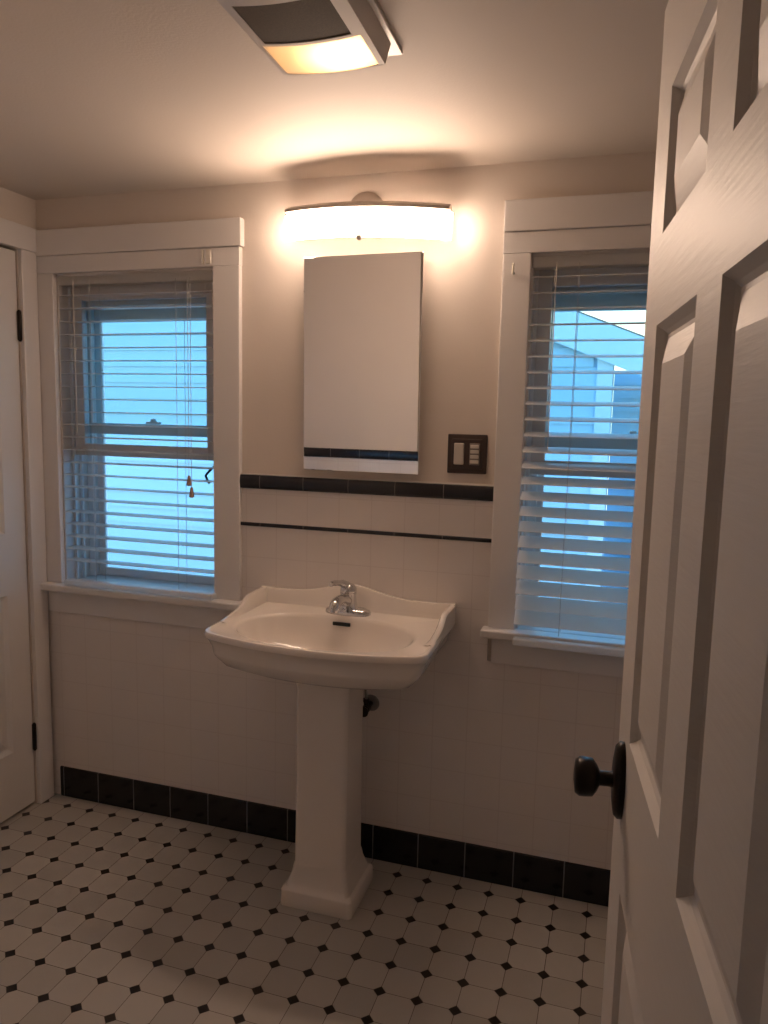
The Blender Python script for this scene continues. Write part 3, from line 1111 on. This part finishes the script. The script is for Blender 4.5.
# liner walls so the lamp only shines through its lens
bm = bmesh.new()
add_box(bm, -FW + 0.004, FW - 0.004, LY0 - 0.006, LY0 - 0.004, -0.040, -0.001)
add_box(bm, -FW + 0.004, FW - 0.004, LY0 - 0.004, FL - 0.006, -0.003, -0.001)
obj('reflector', bm, M['fan'], fan)

# ------------------------------------------------------------------ outside
ground = boxobj('ground', [(-14, 14, T + 0.02, 16, -0.65, -0.6)], M['grass'], **S_)
hs = thing('house', (0.0, 2.5, -0.6), label='pale sided neighbouring house with a sloping roof edge outside the windows', category='house')
HX1 = 1.93
rake = lambda x: 2.104 - 0.392 * (x - 1.791)
# lap siding: stepped boards under the rake
bm = bmesh.new()
z = -0.6
bh = 0.115
XL = -5.2
while z < 5.0:
    x_hit = 1.791 - (z + bh + 0.16 - 2.104) / 0.392
    xr = min(HX1, x_hit)
    if xr > XL + 0.1:
        rr = []
        for x in (XL, xr):
            rr.append([Vector((x, 0.012, z + 0.6)), Vector((x, -0.012, z + 0.6)), Vector((x, 0.0, z + bh + 0.6)), Vector((x, 0.012, z + bh + 0.6))])
        add_loft(bm, rr)
    z += bh
add_loft(bm, [[Vector((XL, y, 0.0)), Vector((HX1 - 0.01, y, 0)), Vector((HX1 - 0.01, y, rake(HX1) + 0.55)), Vector((XL, y, rake(XL) + 0.55))] for y in (0.006, 2.0)])
obj('siding', bm, M['siding'], hs)
bm = bmesh.new()
add_loft(bm, [[Vector((XL, y, rake(XL) + 0.6)), Vector((2.46, y, rake(2.46) + 0.6)), Vector((2.46, y, rake(2.46) + 0.38)), Vector((XL, y, rake(XL) + 0.38))] for y in (-0.05, -0.02)])
obj('rake_board', bm, M['house_trim'], hs)
bm = bmesh.new()
add_loft(bm, [[Vector((XL, y, rake(XL) + 0.61)), Vector((2.47, y, rake(2.47) + 0.61)), Vector((2.47, y, rake(2.47) + 0.585)), Vector((XL, y, rake(XL) + 0.585))] for y in (-0.045, 2.0)])
obj('roof', bm, M['roof'], hs)
bm = bmesh.new()
z = -0.6
while z < 1.88:
    add_loft(bm, [[Vector((x, 2.212, z + 0.6)), Vector((x, 2.188, z + 0.6)), Vector((x, 2.2, z + bh + 0.6)), Vector((x, 2.212, z + bh + 0.6))] for x in (HX1 - 0.01, 5.0)])
    z += bh
obj('wing_siding', bm, M['siding'], hs)
bm = bmesh.new()
add_box(bm, HX1 - 0.08, HX1 + 0.012, -0.020, 0.06, 0.0, rake(HX1) + 0.42)
obj('corner_board', bm, M['house_trim'], hs)


def tree(x, y, h, r, label, seed):
    rnd = random.Random(seed)
    t = thing('tree', (x, y, -0.6), label=label, category='tree')
    bm = bmesh.new()
    add_tube(bm, smooth_pts([(0, 0, 0), (0.04, 0.02, h * 0.3), (-0.03, 0, h * 0.6), (0, 0, h * 0.85)], 5), [0.11 - 0.005 * i for i in range(16)], 10)
    obj('trunk', bm, M['bark'], t, smooth=60)
    bm = bmesh.new()
    for _ in range(2600):
        a, b = rnd.uniform(0, 2 * PI), rnd.uniform(-1, 1)
        q = rnd.uniform(0.55, 1.0) * r * (1 + 0.25 * math.sin(3 * a + 5 * b))
        c = Vector((q * math.sqrt(1 - b * b) * math.cos(a), q * math.sqrt(1 - b * b) * math.sin(a), h * 0.62 + b * h * 0.40))
        u = Vector((rnd.uniform(-1, 1), rnd.uniform(-1, 1), rnd.uniform(-1, 1))).normalized()
        v = u.orthogonal().normalized()
        s = rnd.uniform(0.05, 0.09)
        bm.faces.new([bm.verts.new(c + u * s), bm.verts.new(c + v * s * 0.5), bm.verts.new(c - u * s), bm.verts.new(c - v * s * 0.5)])
    obj('foliage', bm, M['leaf'], t)


tree(2.72, 4.1, 1.75, 0.42, 'small leafy green tree behind the neighbouring house corner', 3)
